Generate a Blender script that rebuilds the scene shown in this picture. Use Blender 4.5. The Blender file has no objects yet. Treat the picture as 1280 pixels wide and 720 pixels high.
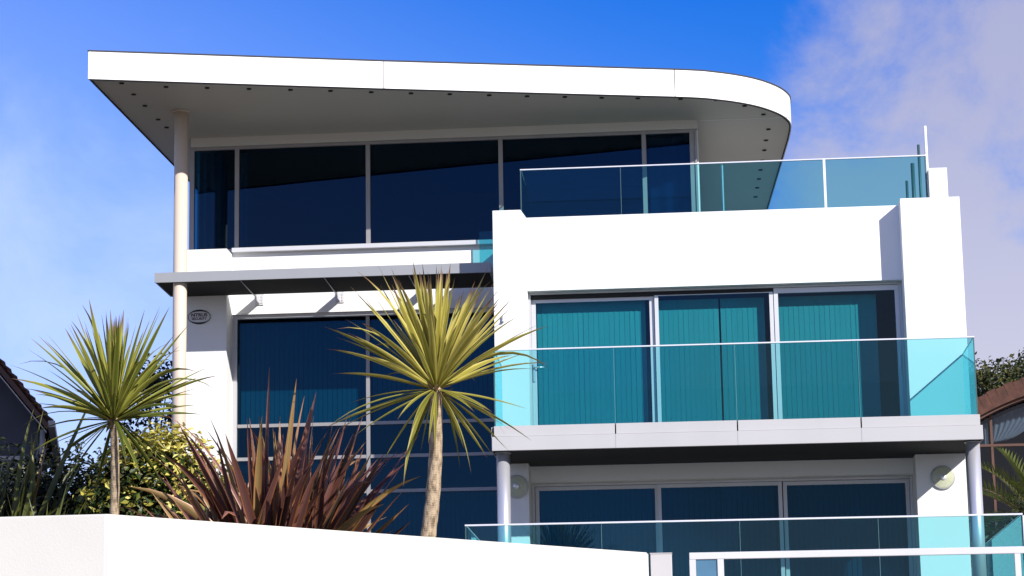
import bpy, bmesh, math, random
from mathutils import Vector, Matrix, Quaternion
R = math.radians
scene = bpy.context.scene
COL = scene.collection

# ------------------------------------------------------------------ camera
cam_d = bpy.data.cameras.new('camera')
cam = bpy.data.objects.new('camera', cam_d)
COL.objects.link(cam)
RT = Vector((0.99371316, 0.11157211, -0.00926416))
UP = Vector((0.03117112, -0.19624733, 0.98005885))
FW = Vector((-0.10752916, 0.97418615, 0.19849138))
cam.matrix_world = Matrix(((RT.x, UP.x, -FW.x, 0), (RT.y, UP.y, -FW.y, 0), (RT.z, UP.z, -FW.z, 0), (0, 0, 0, 1)))
cam_d.sensor_width = 36.0
cam_d.lens = 36.0 * 3137.04 / 1280.0
cam_d.shift_x = 0.0984
cam_d.shift_y = -0.01096
cam_d.clip_start = 0.1
cam_d.clip_end = 3000
scene.camera = cam

# ------------------------------------------------------------------ sun, sky, exposure
SUN = Vector((0.87, -1.0, 0.72)).normalized()
EL = math.asin(SUN.z)
AZ = math.atan2(SUN.x, SUN.y)          # clockwise from +Y
sd = bpy.data.lights.new('sun', 'SUN')
sd.energy = 5.0
sd.angle = R(0.5)
sd.color = (1.0, 0.96, 0.9)
so = bpy.data.objects.new('sun', sd)
so.rotation_euler = SUN.to_track_quat('Z', 'Y').to_euler()
so.location = (30, -30, 40)
COL.objects.link(so)

world = bpy.data.worlds.new('World')
scene.world = world
world.use_nodes = True
wn, wl = world.node_tree.nodes, world.node_tree.links
wn.clear()
wout = wn.new('ShaderNodeOutputWorld')
bg = wn.new('ShaderNodeBackground')
bg.inputs['Strength'].default_value = 0.11
sky = wn.new('ShaderNodeTexSky')
sky.sky_type = 'NISHITA'
sky.sun_disc = False
sky.sun_elevation = EL
sky.sun_rotation = AZ
sky.altitude = 0
sky.air_density = 1.0
sky.dust_density = 0.2
sky.ozone_density = 3.0
hs = wn.new('ShaderNodeHueSaturation')
hs.inputs['Hue'].default_value = 0.528
hs.inputs['Saturation'].default_value = 1.48
hs.inputs['Value'].default_value = 1.22
wl.new(sky.outputs[0], hs.inputs['Color'])
tc = wn.new('ShaderNodeTexCoord')
mp = wn.new('ShaderNodeMapping')
mp.inputs['Scale'].default_value = (1, 1, 1.25)
mp.inputs['Location'].default_value = (0.31, 0.2, 0.13)
wl.new(tc.outputs['Generated'], mp.inputs['Vector'])
nz = wn.new('ShaderNodeTexNoise')
nz.inputs['Scale'].default_value = 10.0
nz.inputs['Detail'].default_value = 7
nz.inputs['Roughness'].default_value = 0.60
nz.inputs['Distortion'].default_value = 0.25
wl.new(mp.outputs[0], nz.inputs['Vector'])
sep = wn.new('ShaderNodeSeparateXYZ')
wl.new(tc.outputs['Generated'], sep.inputs[0])
def wmath(op, a, b=None, c=None, clamp=False):
    n = wn.new('ShaderNodeMath'); n.operation = op; n.use_clamp = clamp
    for i, v in enumerate((a, b, c)):
        if v is None: continue
        if isinstance(v, (int, float)): n.inputs[i].default_value = v
        else: wl.new(v, n.inputs[i])
    return n.outputs[0]
def wmap(v, a, b, c, d):
    n = wn.new('ShaderNodeMapRange'); n.interpolation_type = 'SMOOTHSTEP'
    wl.new(v, n.inputs[0])
    for i, q in enumerate((a, b, c, d)): n.inputs[i + 1].default_value = q
    return n.outputs[0]
# big bank of thin cloud to the right, faint haze low on the left
bank = wmap(wmath('ADD', sep.outputs['X'], wmath('MULTIPLY', sep.outputs['Z'], -0.35)), -0.16, 0.04, -0.30, 0.26)
m1 = wmap(wmath('ADD', nz.outputs['Fac'], bank), 0.44, 0.74, 0.0, 0.92)
low = wmap(wmath('ADD', sep.outputs['Z'], wmath('MULTIPLY', sep.outputs['X'], 0.45)), 0.25, 0.0, -0.20, 0.32)
m2 = wmap(wmath('ADD', nz.outputs['Fac'], low), 0.42, 0.88, 0.0, 0.45)
hz = wmap(wmath('ADD', sep.outputs['Z'], wmath('MULTIPLY', sep.outputs['X'], 0.55)), 0.32, -0.02, 0.0, 0.55)
mixa = wn.new('ShaderNodeMix'); mixa.data_type = 'RGBA'
mix0 = wn.new('ShaderNodeMix'); mix0.data_type = 'RGBA'
wl.new(hz, mix0.inputs[0]); wl.new(hs.outputs[0], mix0.inputs[6]); mix0.inputs[7].default_value = (4.1, 5.1, 8.9, 1)
wl.new(m2, mixa.inputs[0]); wl.new(mix0.outputs[2], mixa.inputs[6])
mixa.inputs[7].default_value = (5.4, 6.3, 8.8, 1)
mixb = wn.new('ShaderNodeMix'); mixb.data_type = 'RGBA'
wl.new(m1, mixb.inputs[0]); wl.new(mixa.outputs[2], mixb.inputs[6])
cl = wn.new('ShaderNodeMix'); cl.data_type = 'RGBA'
wl.new(wmap(sep.outputs['Z'], 0.30, 0.12, 0, 1), cl.inputs[0]); cl.inputs[6].default_value = (3.3, 3.4, 4.9, 1); cl.inputs[7].default_value = (4.7, 4.6, 5.5, 1)
wl.new(cl.outputs[2], mixb.inputs[7])
wl.new(mixb.outputs[2], bg.inputs['Color'])
wl.new(bg.outputs[0], wout.inputs['Surface'])

scene.view_settings.view_transform = 'Standard'
scene.view_settings.look = 'None'
scene.view_settings.exposure = 0.35
scene.view_settings.gamma = 1.0
scene.view_settings.use_curve_mapping = False
scene.cycles.max_bounces = 10
scene.cycles.transparent_max_bounces = 24
scene.cycles.caustics_reflective = False
scene.cycles.caustics_refractive = False

# ------------------------------------------------------------------ materials
def newmat(name):
    m = bpy.data.materials.new(name); m.use_nodes = True
    nt = m.node_tree
    return m, nt.nodes, nt.links, nt.nodes['Principled BSDF'], nt.nodes['Material Output']
def mat(name, col, rough=0.6, metal=0.0, var=0.06, scale=3.0, bump=0.0, bscale=60.0, streak=False, spec=None):
    m, N, L, P, O = newmat(name)
    P.inputs['Roughness'].default_value = rough
    P.inputs['Metallic'].default_value = metal
    if spec is not None: P.inputs['Specular IOR Level'].default_value = spec
    t = N.new('ShaderNodeTexCoord')
    mp = N.new('ShaderNodeMapping'); L.new(t.outputs['Object'], mp.inputs[0])
    if streak: mp.inputs['Scale'].default_value = (1, 1, 0.12)
    n = N.new('ShaderNodeTexNoise'); n.inputs['Scale'].default_value = scale; n.inputs['Detail'].default_value = 8
    L.new(mp.outputs[0], n.inputs['Vector'])
    r = N.new('ShaderNodeValToRGB')
    r.color_ramp.elements[0].position = 0.3; r.color_ramp.elements[1].position = 0.7
    r.color_ramp.elements[0].color = (*[max(0, c * (1 - var)) for c in col], 1)
    r.color_ramp.elements[1].color = (*[min(1, c * (1 + var * .5)) for c in col], 1)
    L.new(n.outputs['Fac'], r.inputs[0]); L.new(r.outputs[0], P.inputs['Base Color'])
    if bump > 0:
        n2 = N.new('ShaderNodeTexNoise'); n2.inputs['Scale'].default_value = bscale; n2.inputs['Detail'].default_value = 4
        L.new(t.outputs['Object'], n2.inputs['Vector'])
        b = N.new('ShaderNodeBump'); b.inputs['Strength'].default_value = bump; b.inputs['Distance'].default_value = 0.01
        L.new(n2.outputs['Fac'], b.inputs['Height']); L.new(b.outputs[0], P.inputs['Normal'])
    return m
def glassmat(name, tint, spec=1.0, refl_tint=(1, 1, 1)):
    m, N, L, P, O = newmat(name)
    N.remove(P)
    tr = N.new('ShaderNodeBsdfTransparent'); tr.inputs[0].default_value = (*tint, 1)
    gl = N.new('ShaderNodeBsdfGlossy'); gl.inputs['Roughness'].default_value = 0.0
    gl.inputs['Color'].default_value = (*refl_tint, 1)
    t = N.new('ShaderNodeTexCoord')
    n = N.new('ShaderNodeTexNoise'); n.inputs['Scale'].default_value = 0.5; n.inputs['Detail'].default_value = 1
    L.new(t.outputs['Object'], n.inputs['Vector'])
    b = N.new('ShaderNodeBump'); b.inputs['Strength'].default_value = 0.08; b.inputs['Distance'].default_value = 0.02
    L.new(n.outputs['Fac'], b.inputs['Height']); L.new(b.outputs[0], gl.inputs['Normal'])
    fr = N.new('ShaderNodeFresnel'); fr.inputs['IOR'].default_value = 1.5
    mu = N.new('ShaderNodeMath'); mu.operation = 'MULTIPLY'; mu.inputs[1].default_value = spec
    ge = N.new('ShaderNodeNewGeometry')          # the outer face carries the reflection, the inner one only tints
    iv = N.new('ShaderNodeMath'); iv.operation = 'SUBTRACT'; iv.inputs[0].default_value = 1.0
    L.new(ge.outputs['Backfacing'], iv.inputs[1])
    m3 = N.new('ShaderNodeMath'); m3.operation = 'MULTIPLY'
    L.new(fr.outputs[0], m3.inputs[0]); L.new(iv.outputs[0], m3.inputs[1])
    L.new(m3.outputs[0], mu.inputs[0])
    mx = N.new('ShaderNodeMixShader')
    L.new(mu.outputs[0], mx.inputs[0]); L.new(tr.outputs[0], mx.inputs[1]); L.new(gl.outputs[0], mx.inputs[2])
    L.new(mx.outputs[0], O.inputs['Surface'])
    return m
def leafmat(name, ramp, rough=0.45, trans=0.3, streaks=0.0, edge=None, hi=None, tips=False):
    """ramp: colours over the per-leaf random value; edge: colour of the leaf margins; hi: margin width"""
    m, N, L, P, O = newmat(name)
    at = N.new('ShaderNodeAttribute'); at.attribute_name = 'rnd'
    r = N.new('ShaderNodeValToRGB')
    cr = r.color_ramp
    while len(cr.elements) < len(ramp): cr.elements.new(0.5)
    for i, (p, c) in enumerate(ramp):
        cr.elements[i].position = p; cr.elements[i].color = (*c, 1)
    L.new(at.outputs['Fac'], r.inputs[0])
    out = r.outputs[0]
    uv = N.new('ShaderNodeUVMap'); uv.uv_map = 'uv'
    sp = N.new('ShaderNodeSeparateXYZ'); L.new(uv.outputs[0], sp.inputs[0])
    if edge is not None:
        # distance from the midrib: |u-0.5|*2, broken up by lengthwise noise
        a = N.new('ShaderNodeMath'); a.operation = 'SUBTRACT'; a.inputs[1].default_value = 0.5; L.new(sp.outputs[0], a.inputs[0])
        b = N.new('ShaderNodeMath'); b.operation = 'ABSOLUTE'; L.new(a.outputs[0], b.inputs[0])
        mr = N.new('ShaderNodeMapRange'); mr.inputs[1].default_value = hi[0]; mr.inputs[2].default_value = hi[1]
        L.new(b.outputs[0], mr.inputs[0])
        mx = N.new('ShaderNodeMix'); mx.data_type = 'RGBA'
        er = N.new('ShaderNodeMapRange'); er.inputs[3].default_value = 0.25; er.inputs[4].default_value = 1.0; er.inputs[2].default_value = 0.7
        L.new(at.outputs['Fac'], er.inputs[0])
        em = N.new('ShaderNodeMath'); em.operation = 'MULTIPLY'; L.new(mr.outputs[0], em.inputs[0]); L.new(er.outputs[0], em.inputs[1])
        L.new(em.outputs[0], mx.inputs[0]); L.new(out, mx.inputs[6]); mx.inputs[7].default_value = (*edge, 1)
        out = mx.outputs[2]
    if tips:
        mt_ = N.new('ShaderNodeMapRange'); mt_.inputs[1].default_value = 0.86; mt_.inputs[2].default_value = 0.99
        ad_ = N.new('ShaderNodeMath'); ad_.operation = 'MULTIPLY_ADD'; ad_.inputs[1].default_value = 0.10
        L.new(at.outputs['Fac'], ad_.inputs[0]); L.new(sp.outputs[1], ad_.inputs[2]); L.new(ad_.outputs[0], mt_.inputs[0])
        mx2 = N.new('ShaderNodeMix'); mx2.data_type = 'RGBA'
        L.new(mt_.outputs[0], mx2.inputs[0]); L.new(out, mx2.inputs[6]); mx2.inputs[7].default_value = (0.16, 0.09, 0.045, 1)
        out = mx2.outputs[2]
    if streaks:
        cb = N.new('ShaderNodeCombineXYZ')
        q = N.new('ShaderNodeMath'); q.operation = 'MULTIPLY_ADD'; q.inputs[1].default_value = 7
        L.new(sp.outputs[0], q.inputs[0]); L.new(at.outputs['Fac'], q.inputs[2])
        L.new(q.outputs[0], cb.inputs[0]); L.new(sp.outputs[1], cb.inputs[1])
        q2 = N.new('ShaderNodeMath'); q2.operation = 'MULTIPLY'; q2.inputs[1].default_value = 37
        L.new(at.outputs['Fac'], q2.inputs[0]); L.new(q2.outputs[0], cb.inputs[2])
        n = N.new('ShaderNodeTexNoise'); n.inputs['Scale'].default_value = 1.6; n.inputs['Detail'].default_value = 4
        L.new(cb.outputs[0], n.inputs['Vector'])
        mr = N.new('ShaderNodeMapRange'); mr.inputs[1].default_value = 0.3; mr.inputs[2].default_value = 0.7
        mr.inputs[3].default_value = 1 - streaks; mr.inputs[4].default_value = 1 + streaks
        L.new(n.outputs['Fac'], mr.inputs[0])
        vm = N.new('ShaderNodeVectorMath'); vm.operation = 'SCALE'
        L.new(out, vm.inputs[0]); L.new(mr.outputs[0], vm.inputs['Scale'])
        out = vm.outputs[0]
    L.new(out, P.inputs['Base Color'])
    P.inputs['Roughness'].default_value = rough
    P.inputs['Specular IOR Level'].default_value = 0.35
    if trans > 0:
        tl = N.new('ShaderNodeBsdfTranslucent'); L.new(out, tl.inputs[0])
        ms = N.new('ShaderNodeMixShader'); ms.inputs[0].default_value = trans
        L.new(P.outputs[0], ms.inputs[1]); L.new(tl.outputs[0], ms.inputs[2]); L.new(ms.outputs[0], O.inputs['Surface'])
    return m

M = {}
M['render'] = mat('white_render', (0.80, 0.80, 0.79), 0.85, var=0.025, scale=1.2, bump=0.12, bscale=90)
M['render2'] = mat('garden_render', (0.56, 0.545, 0.51), 0.85, var=0.06, scale=0.9, bump=0.15, bscale=70)
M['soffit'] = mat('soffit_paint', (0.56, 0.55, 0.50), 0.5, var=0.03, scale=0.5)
M['fascia'] = mat('fascia_panel', (0.82, 0.82, 0.82), 0.4, var=0.01, scale=0.6)
M['membrane'] = mat('roof_membrane', (0.04, 0.04, 0.05), 0.8)
M['alu'] = mat('aluminium_frame', (0.50, 0.50, 0.52), 0.4, metal=0.25, var=0.05, scale=2)
M['alu_dim'] = mat('anodised_frame', (0.30, 0.29, 0.29), 0.45, metal=0.2, var=0.08, scale=3)
M['alu_light'] = mat('pale_aluminium', (0.60, 0.60, 0.62), 0.35, metal=0.15, var=0.04, scale=2)
M['rail'] = mat('rail_cap', (0.78, 0.78, 0.82), 0.3, metal=0.3, var=0.02)
M['slab'] = mat('balcony_panel', (0.46, 0.45, 0.455), 0.45, var=0.04, scale=1.5, streak=True)
M['canopy'] = mat('canopy_panel', (0.31, 0.32, 0.33), 0.4, metal=0.1, var=0.03, scale=1.5)
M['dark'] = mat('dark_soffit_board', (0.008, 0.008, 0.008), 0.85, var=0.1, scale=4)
M['gap'] = mat('joint_gap', (0.02, 0.02, 0.022), 0.9)
M['cream'] = mat('cream_column_paint', (0.62, 0.52, 0.42), 0.55, var=0.03, scale=1.5, streak=True)
M['steel'] = mat('brushed_steel', (0.62, 0.62, 0.66), 0.34, metal=0.55, var=0.06, scale=6, streak=True)
M['green_steel'] = mat('dark_green_steel', (0.05, 0.11, 0.12), 0.5, metal=0.3)
M['white_pole'] = mat('white_pole_paint', (0.75, 0.76, 0.80), 0.4)
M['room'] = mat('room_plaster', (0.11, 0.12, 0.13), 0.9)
M['blind'] = mat('blind_fabric', (0.70, 0.70, 0.68), 0.8, var=0.05, scale=8, streak=True)
M['curtain'] = mat('curtain_fabric', (0.65, 0.66, 0.64), 0.9, var=0.08, scale=5)
M['bal_glass'] = glassmat('teal_balustrade_glass', (0.56, 0.84, 0.865), 1.0, (0.5, 0.9, 1.0))
M['teal_glass'] = glassmat('teal_door_glass', (0.35, 0.68, 0.72), 0.9, (0.5, 0.75, 1))
M['blue_glass'] = glassmat('blue_window_glass', (0.13, 0.41, 0.50), 0.9, (0.22, 0.6, 1))
M['dark_glass'] = glassmat('dark_window_glass', (0.13, 0.33, 0.45), 0.9, (0.4, 0.7, 1))
M['gate_glass'] = mat('reflected_blue_glass', (0.07, 0.17, 0.27), 0.15, var=0.15, scale=4)  # the pane's pale reflection is put into an opaque blue colour
M['lens'] = mat('ribbed_lamp_glass', (0.52, 0.54, 0.40), 0.25, var=0.12, scale=20)
M['ink'] = mat('black_sign_paint', (0.012, 0.012, 0.012), 0.5)
M['signface'] = mat('sign_face', (0.62, 0.62, 0.62), 0.5)
M['soil'] = mat('garden_soil', (0.06, 0.045, 0.03), 0.95, var=0.4, scale=5, bump=0.6, bscale=20)
M['paving'] = mat('terrace_paving', (0.20, 0.19, 0.17), 0.85, var=0.15, scale=2)
M['street'] = mat('promenade_surface', (0.42, 0.385, 0.33), 0.9, var=0.25, scale=0.8, bump=0.3, bscale=40)
M['pave'] = mat('pavement_slabs', (0.46, 0.42, 0.36), 0.9, var=0.15, scale=2)
M['tile'] = mat('brown_roof_tile', (0.075, 0.028, 0.018), 0.85, var=0.45, scale=7, bump=0.3, bscale=30)
M['slate_wall'] = mat('grey_blue_wall', (0.055, 0.058, 0.07), 0.8, var=0.1)
M['gutter'] = mat('cream_plastic_gutter', (0.42, 0.40, 0.36), 0.5)
M['brown_frame'] = mat('brown_timber_frame', (0.085, 0.035, 0.022), 0.6, var=0.2, scale=5)
M['nb_glass'] = glassmat('neighbour_glass', (0.55, 0.60, 0.66), 1.0)
M['deck'] = mat('grey_decking', (0.10, 0.095, 0.09), 0.8, var=0.2, scale=3)

def barkmat(name, a, b, rings=22):
    m, N, L, P, O = newmat(name)
    t = N.new('ShaderNodeTexCoord')
    n = N.new('ShaderNodeTexNoise'); n.inputs['Scale'].default_value = 34; n.inputs['Detail'].default_value = 6
    mp = N.new('ShaderNodeMapping'); mp.inputs['Scale'].default_value = (1, 1, 0.45)
    L.new(t.outputs['Object'], mp.inputs[0]); L.new(mp.outputs[0], n.inputs['Vector'])
    w = N.new('ShaderNodeTexWave'); w.wave_type = 'BANDS'; w.bands_direction = 'Z'
    w.inputs['Scale'].default_value = rings; w.inputs['Distortion'].default_value = 6; w.inputs['Detail'].default_value = 3
    L.new(t.outputs['Object'], w.inputs['Vector'])
    ad = N.new('ShaderNodeMath'); ad.operation = 'MULTIPLY_ADD'; ad.inputs[1].default_value = 0.13
    L.new(w.outputs['Fac'], ad.inputs[0]); L.new(n.outputs['Fac'], ad.inputs[2])
    r = N.new('ShaderNodeValToRGB')
    r.color_ramp.elements[0].position = 0.38; r.color_ramp.elements[0].color = (*a, 1)
    r.color_ramp.elements[1].position = 0.68; r.color_ramp.elements[1].color = (*b, 1)
    L.new(ad.outputs[0], r.inputs[0]); L.new(r.outputs[0], P.inputs['Base Color'])
    P.inputs['Roughness'].default_value = 0.9
    bp = N.new('ShaderNodeBump'); bp.inputs['Strength'].default_value = 0.9; bp.inputs['Distance'].default_value = 0.012
    L.new(ad.outputs[0], bp.inputs['Height']); L.new(bp.outputs[0], P.inputs['Normal'])
    return m
M['bark'] = barkmat('cordyline_bark', (0.13, 0.09, 0.055), (0.42, 0.32, 0.21))
M['darkbark'] = barkmat('dark_bark', (0.03, 0.022, 0.015), (0.12, 0.09, 0.06), 6)

M['cord_yellow'] = leafmat('yellow_cordyline_leaf', [(0.0, (0.12, 0.13, 0.018)), (0.5, (0.30, 0.27, 0.035)), (1.0, (0.46, 0.40, 0.09))],
                           0.42, 0.22, 0.3, edge=(0.60, 0.52, 0.15), hi=(0.20, 0.45), tips=True)
M['cord_green'] = leafmat('green_cordyline_leaf', [(0.0, (0.055, 0.08, 0.014)), (0.5, (0.17, 0.19, 0.025)), (1.0, (0.34, 0.33, 0.06))],
                          0.42, 0.22, 0.3, edge=(0.44, 0.41, 0.09), hi=(0.22, 0.5), tips=True)
M['phormium'] = leafmat('bronze_flax_leaf', [(0.0, (0.022, 0.012, 0.011)), (0.35, (0.10, 0.042, 0.036)), (0.6, (0.23, 0.105, 0.09)), (0.8, (0.24, 0.16, 0.07)), (1.0, (0.40, 0.27, 0.09))],
                        0.36, 0.12, 0.35, edge=(0.42, 0.15, 0.04), hi=(0.33, 0.5))
M['flax_green'] = leafmat('green_flax_leaf', [(0.0, (0.02, 0.03, 0.008)), (0.5, (0.09, 0.11, 0.022)), (0.85, (0.18, 0.19, 0.045)), (1.0, (0.30, 0.15, 0.05))],
                          0.4, 0.15, 0.3, edge=(0.16, 0.15, 0.05), hi=(0.3, 0.5))
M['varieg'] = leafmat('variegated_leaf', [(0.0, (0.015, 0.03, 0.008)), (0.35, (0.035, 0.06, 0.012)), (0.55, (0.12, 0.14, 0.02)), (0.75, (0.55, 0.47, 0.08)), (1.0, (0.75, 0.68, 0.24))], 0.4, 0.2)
M['darkleaf'] = leafmat('dark_leaf', [(0.0, (0.006, 0.010, 0.004)), (0.7, (0.018, 0.028, 0.008)), (1.0, (0.06, 0.07, 0.018))], 0.5, 0.15)
M['treeleaf'] = leafmat('evergreen_leaf', [(0.0, (0.018, 0.028, 0.008)), (0.6, (0.05, 0.06, 0.014)), (1.0, (0.11, 0.10, 0.025))], 0.55, 0.2)
M['frond'] = leafmat('date_palm_leaf', [(0.0, (0.05, 0.08, 0.012)), (1.0, (0.15, 0.17, 0.03))], 0.45, 0.2)

# ------------------------------------------------------------------ object helpers
def link(o, parent=None):
    COL.objects.link(o)
    if parent is not None:
        o.parent = parent
    return o
def tag(o, label=None, cat=None, group=None, kind=None):
    if label: o['label'] = label
    if cat: o['category'] = cat
    if group: o['group'] = group
    if kind: o['kind'] = kind
    return o
def thing(name, loc, label, cat, group=None):
    o = bpy.data.objects.new(name, None)
    o.location = loc
    o.empty_display_size = 0.2
    COL.objects.link(o)
    return tag(o, label, cat, group)
def worldof(o):
    v = Vector(o.location)
    while o.parent is not None:
        o = o.parent; v += Vector(o.location)
    return v
def obj(name, bm, m, parent=None, smooth=False, local=False):
    """bm is in world coordinates unless local"""
    me = bpy.data.meshes.new(name)
    if smooth:
        for f in bm.faces: f.smooth = True
    bm.to_mesh(me); bm.free()
    if m: me.materials.append(m)
    o = bpy.data.objects.new(name, me)
    link(o, parent)
    if parent is not None and not local:
        o.location = -worldof(parent)
    return o
def BM(): return bmesh.new()
def box(bm, x0, x1, y0, y1, z0, z1, bev=0.0):
    vs = [bm.verts.new(p) for p in ((x0, y0, z0), (x1, y0, z0), (x1, y1, z0), (x0, y1, z0), (x0, y0, z1), (x1, y0, z1), (x1, y1, z1), (x0, y1, z1))]
    fs = [bm.faces.new([vs[i] for i in q]) for q in ((3, 2, 1, 0), (4, 5, 6, 7), (0, 1, 5, 4), (1, 2, 6, 5), (2, 3, 7, 6), (3, 0, 4, 7))]
    if bev > 0:
        es = list({e for f in fs for e in f.edges})
        bmesh.ops.bevel(bm, geom=es, offset=bev, segments=2, affect='EDGES', profile=0.6)
    return bm
def B(*a, bev=0.0): return box(BM(), *a, bev=bev)
def prism(bm, pts, z0, z1, axis='Z'):
    def c(p, z): return (p[0], p[1], z) if axis == 'Z' else (p[0], z, p[1])   # axis Y: pts are (x,z), extruded along y
    lo = [bm.verts.new(c(p, z0)) for p in pts]; hi = [bm.verts.new(c(p, z1)) for p in pts]
    n = len(pts)
    bm.faces.new(lo[::-1]); bm.faces.new(hi)
    for i in range(n): bm.faces.new((lo[i], lo[(i + 1) % n], hi[(i + 1) % n], hi[i]))
    bmesh.ops.recalc_face_normals(bm, faces=bm.faces[:])
    return bm
def cyl(bm, p0, p1, r0, r1=None, n=24, cap=True):
    r1 = r0 if r1 is None else r1
    p0, p1 = Vector(p0), Vector(p1)
    d = (p1 - p0).normalized()
    a = d.orthogonal().normalized(); b = d.cross(a)
    lo = [bm.verts.new(p0 + (a * math.cos(t) + b * math.sin(t)) * r0) for t in [2 * math.pi * i / n for i in range(n)]]
    hi = [bm.verts.new(p1 + (a * math.cos(t) + b * math.sin(t)) * r1) for t in [2 * math.pi * i / n for i in range(n)]]
    for i in range(n):
        f = bm.faces.new((lo[i], lo[(i + 1) % n], hi[(i + 1) % n], hi[i])); f.smooth = True
    if cap: bm.faces.new(lo[::-1]); bm.faces.new(hi)
    return bm
def tube(bm, pts, rad, n=12, jitter=0.0, rnd=None):
    """smooth tapering tube through pts with radii"""
    rings = []
    for i, p in enumerate(pts):
        p = Vector(p)
        d = (Vector(pts[min(i + 1, len(pts) - 1)]) - Vector(pts[max(i - 1, 0)])).normalized()
        a = d.cross(Vector((0, 1, 0.01))).normalized(); b = d.cross(a)
        ring = []
        for k in range(n):
            t = 2 * math.pi * k / n
            rr = rad[i] * (1 + (rnd.uniform(-jitter, jitter) if rnd else 0))
            ring.append(bm.verts.new(p + (a * math.cos(t) + b * math.sin(t)) * rr))
        rings.append(ring)
    for i in range(len(rings) - 1):
        for k in range(n):
            f = bm.faces.new((rings[i][k], rings[i][(k + 1) % n], rings[i + 1][(k + 1) % n], rings[i + 1][k])); f.smooth = True
    bm.faces.new(rings[0][::-1]); bm.faces.new(rings[-1])
    bmesh.ops.recalc_face_normals(bm, faces=bm.faces[:])
    return bm
def lathe(bm, prof, origin, axis='-Y', n=40):
    """prof: (radius, height along axis)"""
    o = Vector(origin); rings = []
    for r, h in prof:
        rings.append([bm.verts.new(o + Vector((r * math.cos(t), -h, r * math.sin(t)))) for t in [2 * math.pi * i / n for i in range(n)]])
    for i in range(len(rings) - 1):
        for k in range(n):
            f = bm.faces.new((rings[i][k], rings[i][(k + 1) % n], rings[i + 1][(k + 1) % n], rings[i + 1][k])); f.smooth = True
    bm.faces.new(rings[-1]); bm.faces.new(rings[0][::-1])
    bmesh.ops.recalc_face_normals(bm, faces=bm.faces[:])
    return bm

# ================================================================== THE GROUND
# eye level is z = 0: the street lies 1.6 m below it
tag(obj('street', B(-400, 400, -400, 900, -2.0, -1.75), M['street']), kind='structure')
tag(obj('pavement', prism(BM(), [(-60, 15.6), (-4.6, 15.5), (3.4, 21.5), (60, 22.0), (60, 60), (-60, 60)], -1.74, -1.6), M['pave']), kind='structure')
bed = BM()
prism(bed, [(-40, 18.6), (-5.1, 18.4), (-4.2, 18.35), (-0.45, 22.25), (-0.45, 29.85), (-2.9, 29.85), (-2.9, 37.3), (-40, 37.3)], -1.55, 1.62)
tag(obj('garden_bed', bed, M['soil']), kind='structure')
tag(obj('garden_path', prism(BM(), [(-0.44, 22.3), (40, 23.8), (40, 29.8), (-0.44, 29.8)], -1.55, 0.9), M['paving']), kind='structure')
tag(obj('terrace_ground', prism(BM(), [(-2.88, 29.9), (4.4, 29.9), (4.4, 36.0), (-2.88, 36.0)], -1.5, 1.95), M['paving']), kind='structure')
tag(obj('back_garden_ground', B(-60, 60, 37.32, 110, -1.5, 1.6), M['soil']), kind='structure')
tag(obj('side_garden_ground', B(4.42, 60, 29.9, 37.3, -1.5, 1.6), M['soil']), kind='structure')

# ================================================================== THE HOUSE
house = thing('modern_house', (-2.0, 37.5, 1.6), 'white modernist house with curved overhanging flat roof, teal glass doors and a projecting balcony', 'house')
def part(name, bm, m, parent=None, smooth=False): return obj(name, bm, m, parent or house, smooth)

# walls: left tower
w = BM()
box(w, -7.70, -7.03, 37.6, 38.6, 1.5, 8.20)             # pier with the sign
box(w, -7.70, -7.45, 38.6, 45.0, 1.5, 10.13)            # left side wall
box(w, -7.70, 0.45, 45.0, 45.3, 1.5, 10.13)             # back wall
box(w, 0.28, 0.305, 38.22, 45.0, 7.92, 10.13)            # right side wall of the top storey
part('wall', w, M['render'])
part('wall', B(-7.03, -2.743, 38.08, 38.62, 7.24, 8.24), M['render'])     # band between the two windows
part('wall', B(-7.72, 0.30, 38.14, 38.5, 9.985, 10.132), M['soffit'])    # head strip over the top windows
# walls: right wing
w = BM()
prism(w, [(-2.74, 7.02), (-2.25, 7.02), (-2.25, 8.115), (-2.33, 8.235), (-2.74, 8.235)], 35.76, 36.06, 'Y')
part('wall', w, M['render'])
part('wall', B(-2.247, 3.945, 35.76, 36.06, 7.02, 8.112), M['render'])
part('wall', B(-2.74, -2.25, 35.76, 36.3, 4.80, 7.017), M['render'])
part('wall', B(-2.74, -2.52, 36.063, 45.0, 1.6, 8.235), M['render'])       # left flank of the wing
part('wall', B(3.115, 3.945, 35.43, 36.4, 4.80, 8.135), M['render'])      # proud pier on the right
part('wall', B(3.68, 3.948, 36.9, 37.4, 7.9, 8.92), M['render'])          # upstand behind the pier
part('wall', B(3.70, 3.94, 36.403, 46.0, 1.6, 8.1), M['render'])
w = BM()
box(w, 3.145, 3.83, 35.40, 36.4, 1.95, 4.458)            # pier of the lower storey with the round lamp
part('wall', w, M['render'])
part('wall', B(-2.66, -2.26, 35.40, 36.2, 1.95, 4.458), M['render'])
part('wall', B(-2.257, 3.142, 35.78, 36.2, 4.235, 4.457), M['render'])    # lintel under the balcony
part('wall', B(-2.52, 3.70, 45.0, 45.3, 1.6, 8.1), M['render'])
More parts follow.
